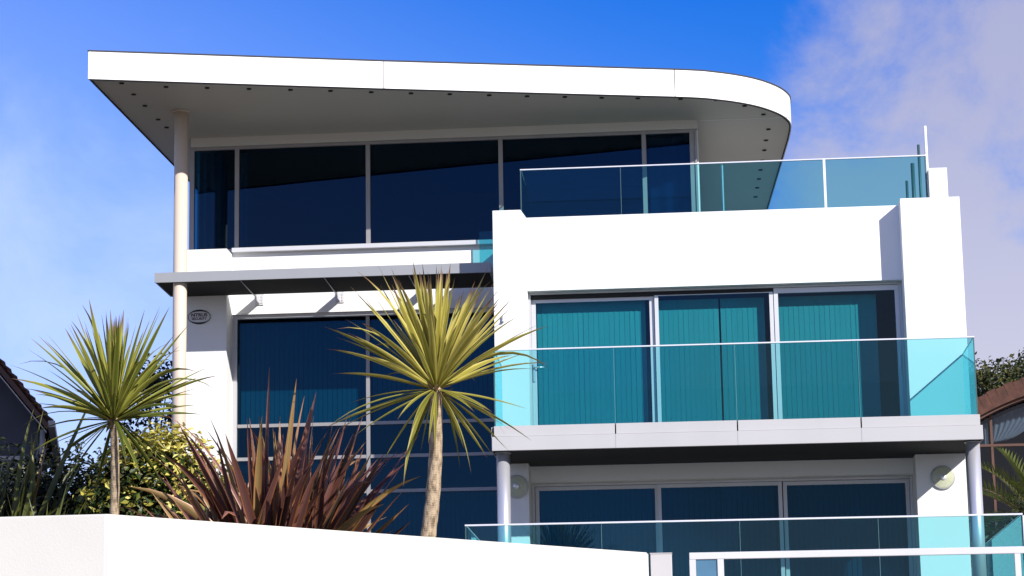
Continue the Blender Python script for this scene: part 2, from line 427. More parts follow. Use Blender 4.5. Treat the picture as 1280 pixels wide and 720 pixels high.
# floors and rooms
fl = BM()
box(fl, -7.44, -2.75, 38.64, 44.99, 7.3, 8.15)
box(fl, -7.44, -2.75, 38.50, 44.99, 4.50, 4.93)
box(fl, -7.44, -2.75, 38.30, 44.99, 1.5, 1.9)
box(fl, -2.51, 3.69, 36.42, 44.99, 4.47, 4.80)
box(fl, -2.51, 3.69, 36.08, 44.99, 7.25, 7.90)
box(fl, -2.51, 3.69, 36.42, 44.99, 1.5, 1.94)
box(fl, -2.74, 0.28, 38.6, 44.99, 7.91, 8.16)
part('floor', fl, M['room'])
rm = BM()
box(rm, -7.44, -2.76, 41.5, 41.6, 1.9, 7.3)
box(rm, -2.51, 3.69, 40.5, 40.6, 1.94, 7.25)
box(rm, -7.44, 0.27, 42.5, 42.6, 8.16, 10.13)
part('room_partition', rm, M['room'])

part('unseen_terrace_deck', B(-2.515, 3.695, 36.07, 44.99, 7.901, 7.93), M['deck'])  # unseen dark floor, added to keep ground light off the soffit
# roof: outline measured from the fascia, straight front edge running into a round corner
def catmull(P, n):
    out = []
    for i in range(1, len(P) - 2):
        a, b, c, d = [Vector((*p, 0)) for p in P[i - 1:i + 3]]
        for k in range(n):
            t = k / n
            out.append(0.5 * ((2 * b) + (-a + c) * t + (2 * a - 5 * b + 4 * c - d) * t * t + (-a + 3 * b - 3 * c + d) * t ** 3))
    out.append(Vector((*P[-2], 0)))
    return [(v.x, v.y) for v in out]
curve = catmull([(-2.2, 36.19), (-0.017, 36.733), (0.62, 36.985), (1.14, 37.37), (1.50, 37.84), (1.70, 38.30), (1.775, 38.75), (1.77, 39.6), (1.745, 40.4)], 9)
outline = [(-8.521, 34.528), (-4.316, 35.655), (-2.0, 36.235)] + curve + [(1.568, 44.67), (1.50, 47.0), (-8.15, 47.0)]
def inset(pts, d):
    n = len(pts); out = []
    for i in range(n):
        p0, p1, p2 = Vector((*pts[i - 1], 0)), Vector((*pts[i], 0)), Vector((*pts[(i + 1) % n], 0))
        e0, e1 = (p1 - p0).normalized(), (p2 - p1).normalized()
        n0, n1 = Vector((-e0.y, e0.x, 0)), Vector((-e1.y, e1.x, 0))
        b = (n0 + n1).normalized(); k = d / max(0.3, b.dot(n0))
        q = p1 + b * k; out.append((q.x, q.y))
    return out
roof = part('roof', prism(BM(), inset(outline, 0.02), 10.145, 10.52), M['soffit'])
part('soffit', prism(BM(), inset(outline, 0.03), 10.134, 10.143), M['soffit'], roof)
# fascia ring
def ring(bm, outer, inner, z0, z1):
    n = len(outer)
    a = [bm.verts.new((*p, z0)) for p in outer]; b = [bm.verts.new((*p, z1)) for p in outer]
    c = [bm.verts.new((*p, z0)) for p in inner]; d = [bm.verts.new((*p, z1)) for p in inner]
    for i in range(n):
        j = (i + 1) % n
        for q in ((a[i], a[j], b[j], b[i]), (c[j], c[i], d[i], d[j]), (a[j], a[i], c[i], c[j]), (b[i], b[j], d[j], d[i])):
            bm.faces.new(q)
    bmesh.ops.recalc_face_normals(bm, faces=bm.faces[:])
    return bm
part('fascia', ring(BM(), outline, inset(outline, 0.018), 10.128, 10.545), M['fascia'], roof)
part('roof_edge_trim', ring(BM(), inset(outline, -0.012), inset(outline, 0.12), 10.546, 10.562), M['membrane'], roof)
# soffit shadow gap following the fascia, cover strips on the joints, a batten across
part('drip_edge', ring(BM(), inset(outline, 0.0185), inset(outline, 0.035), 10.112, 10.133), M['gap'], roof)
def on_front(x):
    for (xa, ya), (xb, yb) in zip(outline, outline[1:]):
        if xa <= x <= xb: return ya + (yb - ya) * (x - xa) / (xb - xa), math.atan2(yb - ya, xb - xa)
for x, wd, mm in ((-4.318, 0.022, 'alu_light'), (-0.03, 0.010, 'gap')):
    y, a = on_front(x)
    b = BM(); box(b, -wd / 2, wd / 2, -0.004, 0.01, 10.13, 10.544)
    bmesh.ops.rotate(b, verts=b.verts[:], cent=(0, 0, 0), matrix=Matrix.Rotation(a, 3, 'Z'))
    bmesh.ops.translate(b, verts=b.verts[:], vec=(x, y, 0))
    part('fascia_joint', b, M['alu_dim'] if mm == 'alu_light' else M['gap'], roof)
part('soffit_joint', B(0.32, 1.735, 38.20, 38.225, 10.128, 10.1335), M['fascia'], roof)
# downlights, positions in the soffit
DL = [(-8.09,34.83),(-7.49,34.96),(-6.90,35.10),(-6.30,35.24),(-5.70,35.38),(-5.12,35.52),(-4.53,35.68),(-3.95,35.83),(-3.38,35.96),(-2.80,36.10),(-2.24,36.24),(-1.68,36.36),(-1.13,36.49),(-0.59,36.60),
      (0.05,36.73),(0.585,37.03),(1.02,37.43),(1.32,37.98),(1.42,38.9),(1.40,39.6),(1.39,40.25),(1.375,40.95),(1.36,41.6),(1.35,42.25),(1.335,42.9),(1.32,43.6),
      (-8.05,35.45),(-8.02,36.1),(-7.99,36.75),(-7.96,37.4),(-7.93,38.05)]
for x, y in DL:
    part('downlight', cyl(BM(), (x, y + (0.16 if x > -8.0 and y < 37.2 and x < 0.3 else 0), 10.12), (x, y + (0.16 if x > -8.0 and y < 37.2 and x < 0.3 else 0), 10.1335), 0.036, n=20), M['gap'], roof)

# cream column
c = BM()
cyl(c, (-7.55, 36.56, 1.6), (-7.55, 36.56, 10.11), 0.105, n=48)
cyl(c, (-7.55, 36.56, 10.111), (-7.55, 36.56, 10.133), 0.15, n=48)
part('column', c, M['cream'])
# canopy
can = BM()
box(can, -7.91, -2.83, 36.40, 36.435, 7.45, 7.60)
box(can, -7.91, -7.88, 36.436, 37.58, 7.46, 7.60)
box(can, -2.86, -2.83, 36.436, 37.58, 7.46, 7.60)
canopy = part('canopy', can, M['canopy'])
u = BM()
box(u, -7.879, -2.861, 36.437, 37.58, 7.455, 7.595)
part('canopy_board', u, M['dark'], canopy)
for x in (-6.60, -5.33, -4.06):
    br = BM()
    prism(br, [(38.075, 7.55), (37.60, 7.55), (37.60, 7.50), (37.75, 7.40), (38.075, 7.40)], 0, 0.012, 'Z')
    # build in y/z by remapping
    for v in br.verts: v.co = Vector((x + v.co.z, v.co.x, v.co.y))
    b2 = br
    box(b2, x - 0.06, x + 0.07, 38.060, 38.0785, 7.38, 7.56)
    box(b2, x - 0.06, x + 0.07, 37.585, 37.60, 7.46, 7.58)
    for k in range(3): cyl(b2, (x + 0.045, 38.045, 7.42 + k * 0.045), (x + 0.045, 38.06, 7.42 + k * 0.045), 0.012, n=8)
    part('bracket', b2, M['alu_light'], canopy)
    part('tie_rod', cyl(BM(), (x - 0.0, 36.45, 7.447), (x - 0.0, 37.62, 7.447), 0.008, n=8), M['alu'], canopy)
# glass screen between the wing and the left tower
scr = part('glass_screen', B(-3.085, -2.75, 37.52, 37.532, 7.62, 8.32), M['bal_glass'])

# ------------------------------------------------------------------ windows
def slats(x0, x1, y, z0, z1, pitch=0.075, ang=4, seed=1, lap=0.52):
    bm = BM(); rn = random.Random(seed)
    n = max(1, round((x1 - x0) / pitch)); pitch = (x1 - x0) / n
    for i in range(n):
        a = R(ang + rn.uniform(-2.5, 3.5)); h = pitch * lap
        xc = x0 + pitch * (i + 0.5); zb = z0 + rn.uniform(-.005, .005)
        c, s_ = math.cos(a), math.sin(a)
        box(bm, -h, h, -0.0006, 0.0006, zb, z1)
        for v in list(bm.verts)[-8:]:
            x, yy = v.co.x, v.co.y
            v.co.x = xc + x * c - yy * s_; v.co.y = y + x * s_ + yy * c
    return bm
def frame(bm, x0, x1, z0, z1, y0, y1, t, tt=None, tb=None):
    tt = t if tt is None else tt; tb = t if tb is None else tb
    box(bm, x0, x0 + t, y0, y1, z0, z1); box(bm, x1 - t, x1, y0, y1, z0, z1)
    box(bm, x0 + t + .0005, x1 - t - .0005, y0 + .002, y1, z1 - tt, z1 - .001); box(bm, x0 + t + .0005, x1 - t - .0005, y0 + .002, y1, z0 + .001, z0 + tb)
    return bm

# top-storey ribbon window: outer frame, five panes
tw = part('window', B(-7.745, 0.28, 38.17, 38.26, 9.935, 9.983), M['alu_dim'])
fr = BM()
box(fr, -7.745, -7.67, 38.17, 38.26, 8.2, 9.934)
box(fr, 0.17, 0.245, 38.17, 38.26, 7.95, 9.934)
box(fr, 0.249, 0.279, 38.15, 38.21, 7.95, 9.934)
for x in (-6.98, -4.885, -2.785, -0.54): box(fr, x - 0.034, x + 0.034, 38.165, 38.25, 8.2 if x < -2 else 7.95, 9.934)
box(fr, -7.67, -2.74, 38.175, 38.25, 8.26, 8.315)
part('frame', fr, M['alu_dim'], tw)
part('sill', B(-7.025, -2.745, 37.98, 38.174, 8.222, 8.292, bev=0.006), M['alu_light'], tw)
xs = [-7.669, -6.98, -4.885, -2.785, -0.54, 0.169]
for i in range(5):
    x0, x1 = xs[i] + (0.035 if i else 0.001), xs[i + 1] - (0.035 if i < 4 else 0.001)
    part('pane', B(x0, x1, 38.205, 38.217, 8.316 if i < 3 else 7.96, 9.932), M['dark_glass'], tw)
def drape(bm, x0, x1, y, z0, z1, amp=0.03, wl_=0.11, ph=0):
    n = max(8, int((x1 - x0) / 0.012)); top = []; bot = []
    for i in range(n + 1):
        x = x0 + (x1 - x0) * i / n; yy = y + amp * math.sin(2 * math.pi * (x / wl_) + ph + 0.8 * math.sin(x * 9))
        top.append(bm.verts.new((x, yy, z1))); bot.append(bm.verts.new((x, yy, z0)))
    for i in range(n):
        f = bm.faces.new((bot[i], bot[i + 1], top[i + 1], top[i])); f.smooth = True
    return bm
part('curtain', drape(BM(), -7.66, -7.22, 38.42, 8.2, 9.95), M['curtain'], tw)
part('curtain', drape(BM(), -7.05, -6.86, 38.5, 8.2, 9.95), M['curtain'], tw)
part('curtain', drape(BM(), -0.46, 0.10, 38.45, 7.95, 9.95, 0.02, 0.2), M['curtain'], tw)

# big window of the left tower
bw = part('window', frame(BM(), -7.03, -2.745, 1.9, 7.237, 38.14, 38.26, 0.07, 0.06), M['alu'])
tb = BM()
box(tb, -4.930, -4.873, 38.145, 38.24, 1.95, 7.17)
for z in (5.462, 4.945, 4.405):
    box(tb, -6.955, -4.932, 38.15, 38.23, z, z + 0.052); box(tb, -4.871, -2.82, 38.15, 38.23, z, z + 0.052)
part('glazing_bar', tb, M['alu_dim'], bw)
zz = [1.96, 4.403, 4.943, 5.46, 7.172]
for k in range(4):
    z0 = zz[k] + (0.056 if k else 0); z1 = zz[k + 1]
    part('pane', B(-6.957, -4.932, 38.185, 38.197, z0, z1), M['blue_glass'], bw)
    part('pane', B(-4.871, -2.818, 38.185, 38.197, z0, z1), M['blue_glass'], bw)
part('blind', slats(-6.93, -4.95, 38.33, 5.5, 7.12, seed=3, lap=0.455), M['blind'], bw)
part('blind', slats(-4.85, -2.83, 38.33, 5.5, 7.12, seed=4, lap=0.455), M['blind'], bw)
part('blind', slats(-6.93, -4.95, 38.33, 1.95, 4.4, seed=5, ang=14, lap=0.455), M['blind'], bw)
part('blind', slats(-4.85, -2.83, 38.33, 1.95, 4.4, seed=6, ang=14, lap=0.455), M['blind'], bw)

# balcony doors of the wing: three leaves
ow = part('patio_door', frame(BM(), -2.25, 3.112, 4.80, 7.018, 35.90, 36.06, 0.035, 0.03, 0.04), M['alu'])
tag(ow, 'upper row of three sliding doors in teal glass')
ht = part('track', B(-2.21, 3.07, 35.93, 36.05, 6.935, 6.986), M['gap'], ow)
leaf = BM()
frame(leaf, -2.213, -0.43, 4.85, 6.93, 35.985, 36.03, 0.065, 0.05, 0.05)
part('frame', leaf, M['alu_light'], ow)
leaf = BM()
frame(leaf, -0.42, 1.285, 4.85, 6.975, 35.935, 35.98, 0.055, 0.05, 0.05)
part('frame', leaf, M['alu_light'], ow)
leaf = BM()
frame(leaf, 1.295, 3.075, 4.85, 6.984, 35.925, 35.97, 0.06, 0.075, 0.05)
part('frame', leaf, M['alu_light'], ow)
for x0, x1, y in ((-2.148, -0.495, 36.0), (-0.365, 1.23, 35.952), (1.355, 3.015, 35.945)):
    part('pane', B(x0, x1, y, y + 0.012, 4.9, 6.925), M['teal_glass'], ow)
part('blind', slats(-2.14, -0.56, 36.14, 4.86, 6.895, seed=11), M['blind'], ow)
part('blind', slats(-0.37, 0.50, 36.14, 4.86, 6.895, seed=12), M['blind'], ow)
part('blind', slats(0.53, 1.16, 36.14, 4.86, 6.895, seed=13), M['blind'], ow)
part('blind', slats(1.36, 2.76, 36.14, 4.86, 6.895, seed=14), M['blind'], ow)
hd = BM()
box(hd, -2.20, -2.17, 35.965, 35.983, 5.72, 5.98)
cyl(hd, (-2.185, 35.97, 5.925), (-2.185, 35.93, 5.925), 0.012, n=10)
cyl(hd, (-2.195, 35.935, 5.925), (-2.04, 35.935, 5.922), 0.011, n=10)
part('handle', hd, M['steel'], ow)
hd = BM(); box(hd, 3.03, 3.05, 35.90, 35.923, 5.75, 6.0)
part('handle', hd, M['steel'], ow)

# lower doors
lw = part('patio_door', frame(BM(), -2.256, 3.143, 1.955, 4.233, 36.0, 36.12, 0.04, 0.035, 0.04), M['alu'])
tag(lw, 'lower row of dark sliding doors under the balcony')
for x0, x1, y in ((-2.21, -0.44, 36.06), (-0.46, 1.31, 36.02), (1.325, 3.10, 36.06)):
    part('frame', frame(BM(), x0, x1, 2.0, 4.195, y, y + 0.04, 0.055, 0.055, 0.055), M['alu'], lw)
    part('pane', B(x0 + 0.057, x1 - 0.057, y + 0.015, y + 0.027, 2.056, 4.139), M['blue_glass'], lw)
    part('blind', slats(x0 + 0.06, x1 - 0.1, 36.25, 2.0, 4.16, seed=int(x0 * 10) + 60, ang=14, lap=0.455), M['blind'], lw)

# ------------------------------------------------------------------ balcony
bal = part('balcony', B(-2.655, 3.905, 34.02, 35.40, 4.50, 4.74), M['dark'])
part('balcony_floor', B(-2.655, 3.905, 34.02, 35.76, 4.742, 4.795), M['paving'], bal)
part('edge_beam', B(-2.66, 3.925, 33.955, 34.015, 4.46, 4.652, bev=0.004), M['slab'], bal)
part('edge_beam', B(3.91, 3.925, 34.017, 35.38, 4.462, 4.652), M['slab'], bal)
part('edge_beam', B(-2.67, -2.66, 34.017, 35.38, 4.462, 4.79), M['slab'], bal)
jx = [-2.64, -0.975, 0.672, 2.325, 3.905]
for a, b in zip(jx, jx[1:]):
    part('edge_panel', B(a + 0.009, b - 0.009, 33.975, 34.012, 4.656, 4.80, bev=0.003), M['slab'], bal)
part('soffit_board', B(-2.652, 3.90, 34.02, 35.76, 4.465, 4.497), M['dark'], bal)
for x in (-0.975, 0.672, 2.325):
    part('beam_joint', B(x - 0.002, x + 0.002, 33.9525, 33.956, 4.466, 4.646), M['canopy'], bal)
# steel posts under the balcony
for x in (-2.53, 3.81):
    c = BM(); cyl(c, (x, 34.22, 1.95), (x, 34.22, 4.45), 0.093, n=48); cyl(c, (x, 34.22, 4.448), (x, 34.22, 4.463), 0.11, n=48)
    cyl(c, (x, 34.22, 1.952), (x, 34.22, 1.975), 0.14, n=48)
    part('post', c, M['steel'])

# ------------------------------------------------------------------ glass balustrades
def balustrade(name, label, base, X0, X1, Y, z0, z1, joints, left=None, right=None, clear_gap=0.012, cap=0.02):
    t = thing(name, (0.5 * (X0 + X1), Y, base), label, 'balustrade')
    xs = [X0] + joints + [X1]
    for a, b in zip(xs, xs[1:]):
        part('glass_panel', B(a + 0.004, b - 0.004, Y, Y + 0.015, z0, z1), M['bal_glass'], t)
    part('rail', B(X0 - 0.01, X1 + 0.01, Y - 0.012, Y + 0.027, z1 + 0.001, z1 + cap, bev=0.003), M['rail'], t)
    for j in joints:
        part('joint', B(j - 0.0018, j + 0.0018, Y - 0.001, Y + 0.016, z0, z1), M['joint'], t)
    for side, x in ((left, X0), (right, X1)):
        if side:
            part('glass_panel', B(x - 0.006, x + 0.006, Y + 0.018, side, z0, z1), M['bal_glass'], t)
            part('rail', B(x - 0.012, x + 0.012, Y + 0.028, side, z1 + 0.001, z1 + cap * .6), M['rail'], t)
            part('end_edge', B(x - 0.007, x + 0.007, Y - 0.002, Y + 0.0165, z0, z1), M['green_steel'], t)
    return t
M['joint'] = mat('grey_joint', (0.12, 0.25, 0.26), 0.5)
balustrade('glass_balustrade', 'teal glass balustrade along the edge of the middle balcony', 4.8, -2.62, 3.875, 34.03, 4.801, 5.852,
           [-0.975, 0.672, 2.325], left=35.38, right=35.42)
t = balustrade('glass_balustrade', 'teal glass balustrade on the roof terrace above the white parapet', 7.9, -2.405, 3.655, 37.10, 7.91, 9.155,
           [-0.89, 0.637, 2.16], left=38.1, right=None)
for x, y in ((0.637, 37.117), (2.16, 37.055)):
    part('stanchion', B(x - 0.018, x + 0.018, y, y + 0.035, 7.91, 9.15), M['white_pole'], t)
part('end_edge', B(3.648, 3.668, 37.095, 37.12, 7.91, 9.155), M['green_steel'], t)
t = balustrade('glass_balustrade', 'long glass balustrade in front of the lower doors, behind the garden wall', 1.95, -2.683, 3.859, 30.0, 1.96, 3.035,
           [-1.058, 0.578, 2.198], left=33.7, right=33.7, cap=0.022)
part('end_post', B(3.866, 3.893, 29.98, 30.02, 1.96, 3.03), M['rail'], t)
# posts standing on the side of the roof terrace
pl = ('tall white pole at the right end of the roof terrace glass', 'tallest of three dark posts seen through the roof terrace glass',
      'middle one of three dark posts seen through the roof terrace glass', 'shortest of three dark posts seen through the roof terrace glass')
for i, (x, y, z, rr) in enumerate(((3.700, 37.3, 9.67, 0.022), (3.656, 38.0, 9.56, 0.022), (3.617, 38.7, 9.44, 0.030), (3.58, 39.4, 9.33, 0.022))):
    c = BM(); cyl(c, (x, y, 7.9), (x, y, z), rr, n=16); cyl(c, (x, y, 7.9), (x, y, 7.93), rr * 2.2, n=16)
    tag(obj('terrace_post', c, M['white_pole'] if i == 0 else M['green_steel']), pl[i], 'post', 'posts along the side of the roof terrace')

# ------------------------------------------------------------------ wall lamps
def wall_lamp(x, y, z, label):
    t = thing('wall_lamp', (x, y, z), label, 'wall lamp', 'round wall lamps under the balcony')
    def L_(name, prof, m): 
        o = obj(name, lathe(BM(), prof, (0, 0, 0)), m, t, True, local=True); return o
    L_('base', [(0.165, 0.0), (0.168, 0.02), (0.158, 0.035), (0.150, 0.035), (0.150, 0.0)], M['alu'])
    prof = []
    for k in range(25):
        r = 0.149 - 0.11 * k / 24
        prof.append((r, 0.036 + 0.03 * (k / 24) + (0.004 if k % 2 else 0)))
    L_('diffuser', [(0.149, 0.01)] + prof, M['lens'])
    L_('knob', [(0.040, 0.05), (0.042, 0.075), (0.030, 0.085), (0.001, 0.088)], M['rail'])
    return t
wall_lamp(3.51, 35.398, 4.125, 'round ribbed glass wall lamp on the white pier at the right, crossed by a shadow')
wall_lamp(-2.435, 35.398, 4.13, 'round ribbed glass wall lamp half hidden behind the left steel post')
# small lamp dot on the wing wall
c = BM(); lathe(c, [(0.022, 0), (0.022, 0.03), (0.012, 0.05), (0.001, 0.052)], (-2.615, 35.758, 6.58), n=16)
box(c, -2.625, -2.605, 35.72, 35.757, 6.60, 6.66)
tag(obj('wall_hook', c, M['alu']), 'tiny grey fixing on the white wing wall left of the teal doors', 'hook')

# ------------------------------------------------------------------ oval sign
sg = thing('oval_sign', (-7.455, 37.598, 7.13), 'small oval security sign lettered in black on the pier beside the cream column', 'sign')
def ellipse(a, b, n=48): return [(a * math.cos(2 * math.pi * i / n), b * math.sin(2 * math.pi * i / n)) for i in range(n)]
obj('board', prism(BM(), ellipse(0.172, 0.112), -0.012, 0.0, 'Y'), M['signface'], sg, local=True)
def crescent(sign):
    bm = BM(); n = 28; A = []; Bp = []
    for i in range(n + 1):
        t = math.pi * (0.06 + 0.88 * i / n)
        A.append((0.176 * math.cos(t), sign * 0.116 * math.sin(t)))
        k = math.sin(math.pi * i / n)
        Bp.append((0.170 * math.cos(t) * (1 - .02 * k), sign * (0.112 - 0.026 * k) * math.sin(t)))
    fr_, bk = -0.016, -0.0125
    va = [bm.verts.new((p[0], fr_, p[1])) for p in A]; vb = [bm.verts.new((p[0], fr_, p[1])) for p in Bp]
    for i in range(n): bm.faces.new((va[i], va[i + 1], vb[i + 1], vb[i]))
    r = bmesh.ops.extrude_face_region(bm, geom=bm.faces[:])
    bmesh.ops.translate(bm, verts=[v for v in r['geom'] if isinstance(v, bmesh.types.BMVert)], vec=(0, bk - fr_, 0))
    bmesh.ops.recalc_face_normals(bm, faces=bm.faces[:])
    return bm
obj('border', crescent(1), M['ink'], sg, local=True)
obj('border', crescent(-1), M['ink'], sg, local=True)
for s in (-1, 1): obj('border', B(s * 0.172 - 0.004, s * 0.172 + 0.004, -0.016, -0.0125, -0.035, 0.035), M['ink'], sg, local=True)
dg = bpy.context.evaluated_depsgraph_get()
def text_mesh(s, size, xs, bold, m, parent, loc):
    cu = bpy.data.curves.new('lettering', 'FONT'); cu.body = s; cu.size = size; cu.align_x = 'CENTER'; cu.align_y = 'CENTER'
    cu.extrude = 0.001; cu.offset = bold
    o = bpy.data.objects.new('tmp', cu); COL.objects.link(o)
    bpy.context.view_layer.update()
    me = bpy.data.meshes.new_from_object(o.evaluated_get(bpy.context.evaluated_depsgraph_get()))
    bpy.data.objects.remove(o)
    for v in me.vertices: v.co = Vector((v.co.x * xs, -v.co.z, v.co.y))
    me.materials.clear(); me.materials.append(m)
    r = bpy.data.objects.new('lettering', me); link(r, parent); r.location = loc
    return r
text_mesh('NTRUS', 0.072, 1.12, 0.0022, M['ink'], sg, (0, -0.014, 0.028))
text_mesh('SECURITY', 0.054, 0.98, 0.0012, M['ink'], sg, (0, -0.014, -0.030))

# ================================================================== GARDEN WALL AND GATE
GW = [(-4.25, 18.0), (-0.376, 22.014)]
def wallprism(pts, z0, z1): return prism(BM(), pts, z0, z1)
g = wallprism([(-30, 19.4), (-4.25, 18.0), (-0.376, 22.014), (-0.376, 22.30), (-0.48, 22.22), (-4.33, 18.25), (-30, 19.65)], -1.6, 1.968)
es = [e for e in g.edges if abs(e.verts[0].co.z - 1.968) < 1e-4 and abs(e.verts[1].co.z - 1.968) < 1e-4]
es += [e for e in g.edges if abs(e.verts[0].co.x - e.verts[1].co.x) < 1e-4 and abs(e.verts[0].co.y - e.verts[1].co.y) < 1e-4 and e.verts[0].co.y in (18.0,)]
bmesh.ops.bevel(g, geom=es, offset=0.012, segments=3, affect='EDGES')
tag(obj('garden_wall', g, M['render2']), 'long white rendered garden wall with a corner, across the foreground', 'wall')
gp = thing('gate_post', (-0.27, 22.1, -1.6), 'pale grey square post between the end of the white garden wall and the gate', 'post')
obj('post', B(-0.358, -0.172, 22.06, 22.24, -1.6, 1.958, bev=0.006), M['slab'], gp)
obj('cap', B(-0.362, -0.168, 22.055, 22.245, 1.959, 1.967), M['slab'], gp)
gt = thing('metal_gate', (1.4, 22.4, 0.9), 'pale metal framed glass gate and railing at the lower right edge', 'gate')
fr = BM()
box(fr, -0.02, 4.6, 22.30, 22.345, 1.925, 1.985, bev=0.004)
for a, b in ((-0.02, 0.036), (0.225, 0.28), (2.79, 2.84), (4.54, 4.6)): box(fr, a, b, 22.302, 22.343, 0.92, 1.924)
box(fr, -0.02, 4.6, 22.30, 22.345, 0.86, 0.915)
obj('frame', fr, M['alu_light'], gt)
obj('glass_panel', B(0.038, 0.223, 22.315, 22.325, 0.92, 1.923), M['gate_glass'], gt)
tag(obj('low_wall', B(-0.16, 4.7, 22.22, 22.42, -1.6, 0.858), M['render2']), 'low white wall carrying the metal gate frame', 'wall')

# ================================================================== PLANTS
class Leaves:
    def __init__(s): s.v = []; s.f = []; s.uv = []; s.r = []
    def sword(s, p, d, length, width, droop, seg=8, fold=0.3, rnd=0.5, base=0.5, side=None, tipbend=0.0, roll=0.0, peak=0.4):
        p = Vector(p); d = Vector(d).normalized()
        ref = Vector((0, 0, 1))
        sd = d.cross(ref)
        if sd.length < 0.05: sd = Vector((1, 0, 0))
        sd.normalize()
        sd = Quaternion(d, roll) @ sd
        i0 = len(s.v); ds = length / seg
        for i in range(seg + 1):
            t = i / seg
            w = width * (base + (1 - base) * min(1, t / peak) ** 0.8 if t < peak else max(0.0, 1 - ((t - peak) / (1 - peak)) ** 1.7)) * 0.5
            if i == seg: w = 0.0006
            up = sd.cross(d).normalized()
            for u in (-1, 0, 1):
                q = p + sd * (u * w) + up * (abs(u) * w * fold * 2 * (1 - 0.5 * t))
                s.v.append(q); s.uv.append((0.5 + u * 0.5, t)); s.r.append(rnd)
            p = p + d * ds
            d = (d + Vector((0, 0, -1)) * droop * ds * (0.35 + 1.3 * t)).normalized()
            if tipbend and t > 0.6: d = (d + Vector((0, 0, -1)) * tipbend).normalized()
            sd = (sd - d * sd.dot(d)).normalized()
        for i in range(seg):
            a = i0 + i * 3
            s.f.append((a, a + 1, a + 4, a + 3)); s.f.append((a + 1, a + 2, a + 5, a + 4))
    def leaf(s, p, n, size, rnd, asp=0.5, rn=random):
        n = n.normalized(); a = n.orthogonal().normalized()
        a = Quaternion(n, rn.uniform(0, 6.28)) @ a; b = n.cross(a)
        i0 = len(s.v)
        h = size * 0.5; w = h * asp
        for (x, y, z, u, v) in ((-h, 0, 0, .5, 0), (-h * .1, w, w * .35, 1, .5), (h, 0, -h * .15, .5, 1), (-h * .1, -w, w * .35, 0, .5)):
            s.v.append(p + a * x + b * y + n * z); s.uv.append((u, v)); s.r.append(rnd)
        s.f.append((i0, i0 + 1, i0 + 2)); s.f.append((i0, i0 + 2, i0 + 3))
    def build(s, name, m, parent=None, smooth=True):
        me = bpy.data.meshes.new(name); me.from_pydata([tuple(v) for v in s.v], [], s.f)
        uvl = me.uv_layers.new(name='uv')
        li = [0] * len(me.loops); me.loops.foreach_get('vertex_index', li)
        flat = []
        for i in li: flat.extend(s.uv[i])
        uvl.data.foreach_set('uv', flat)
        at = me.attributes.new('rnd', 'FLOAT', 'POINT'); at.data.foreach_set('value', s.r)
        if smooth: me.polygons.foreach_set('use_smooth', [True] * len(me.polygons))
        me.materials.append(m)
        o = bpy.data.objects.new(name, me); link(o, parent)
        if parent is not None: o.location = -worldof(parent)
        return o

def cordyline(base, crown, rtop, rbot, N, length, width, m, label, seed, lean=(0, 0), skirt=20, group='cordyline palms behind the garden wall'):
    rn = random.Random(seed)
    t = thing('cordyline_palm', base, label, 'palm', group)
    b, c = Vector(base), Vector(crown)
    pts = []; rad = []
    for i in range(26):
        k = i / 25
        p = b.lerp(c, k); p.x += 0.05 * math.sin(k * math.pi) * (1 if lean[0] >= 0 else -1)
        pts.append(p); rad.append((rbot + (rtop - rbot) * k ** 0.8) * (1 + 0.05 * math.sin(i * 2.1) + (0.25 if k > 0.96 else 0)))
    obj('trunk', tube(BM(), pts, rad, 20, 0.035, rn), M['bark'], t)
    L = Leaves()
    ga = 2.39996
    for i in range(N):
        k = (i + 0.5) / N                      # 0 innermost, 1 lowest leaf
        th = R(5 + 88 * k ** 1.05 + rn.uniform(-8, 8))
        if i > N - skirt: th = R(rn.uniform(94, 140))
        ph = i * ga + rn.uniform(-.25, .25)
        d = Vector((math.sin(th) * math.cos(ph) + lean[0] * (1 - k), math.sin(th) * math.sin(ph) + lean[1] * (1 - k), math.cos(th)))
        o = c + Vector((0.035 * math.cos(ph) * (0.3 + k), 0.035 * math.sin(ph) * (0.3 + k), 0.10 * (1 - k) - 0.04))
        ln = length * rn.uniform(0.84, 1.06) * (0.86 + 0.2 * math.sin(min(1, k * 1.3) * math.pi))
        dr = (0.05 + 0.45 * math.sin(min(th, 1.6)) ** 3) * rn.uniform(0.4, 1.5)
        if i > N - skirt: ln *= rn.uniform(.85, 1.15)
        if rn.random() < 0.14: dr += rn.uniform(.5, 1.6)
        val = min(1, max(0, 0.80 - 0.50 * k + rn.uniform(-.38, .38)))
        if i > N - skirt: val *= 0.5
        L.sword(o, d, ln, width * rn.uniform(0.6, 1.15) * (0.72 if i > N - skirt else 1), dr, 9, 0.34, val, 0.5, roll=rn.uniform(-.9, .9), peak=0.4)
    L.build('crown', m, t)
    # dry bud stub at the neck
    L2 = Leaves()
    for i in range(26):
        ph = rn.uniform(0, 6.28)
        L2.sword(c + Vector((math.cos(ph) * rtop, math.sin(ph) * rtop, rn.uniform(-.10, .02))), Vector((math.cos(ph), math.sin(ph), rn.uniform(-.2, .9))), rn.uniform(.05, .12), .035, 2, 4, .2, rn.random(), .9)
    L2.build('dry_leaf_base', M['dry'], t)
    return t
M['dry'] = leafmat('dry_leaf', [(0, (0.16, 0.10, 0.05)), (1, (0.38, 0.27, 0.14))], 0.8, 0.1)
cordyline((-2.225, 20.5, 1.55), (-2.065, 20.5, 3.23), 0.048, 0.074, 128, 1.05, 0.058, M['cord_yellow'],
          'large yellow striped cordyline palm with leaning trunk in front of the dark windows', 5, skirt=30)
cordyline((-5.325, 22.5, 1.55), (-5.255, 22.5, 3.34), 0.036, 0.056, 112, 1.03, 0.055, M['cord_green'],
          'slimmer green cordyline palm left of the cream column, against the sky', 9, skirt=16)

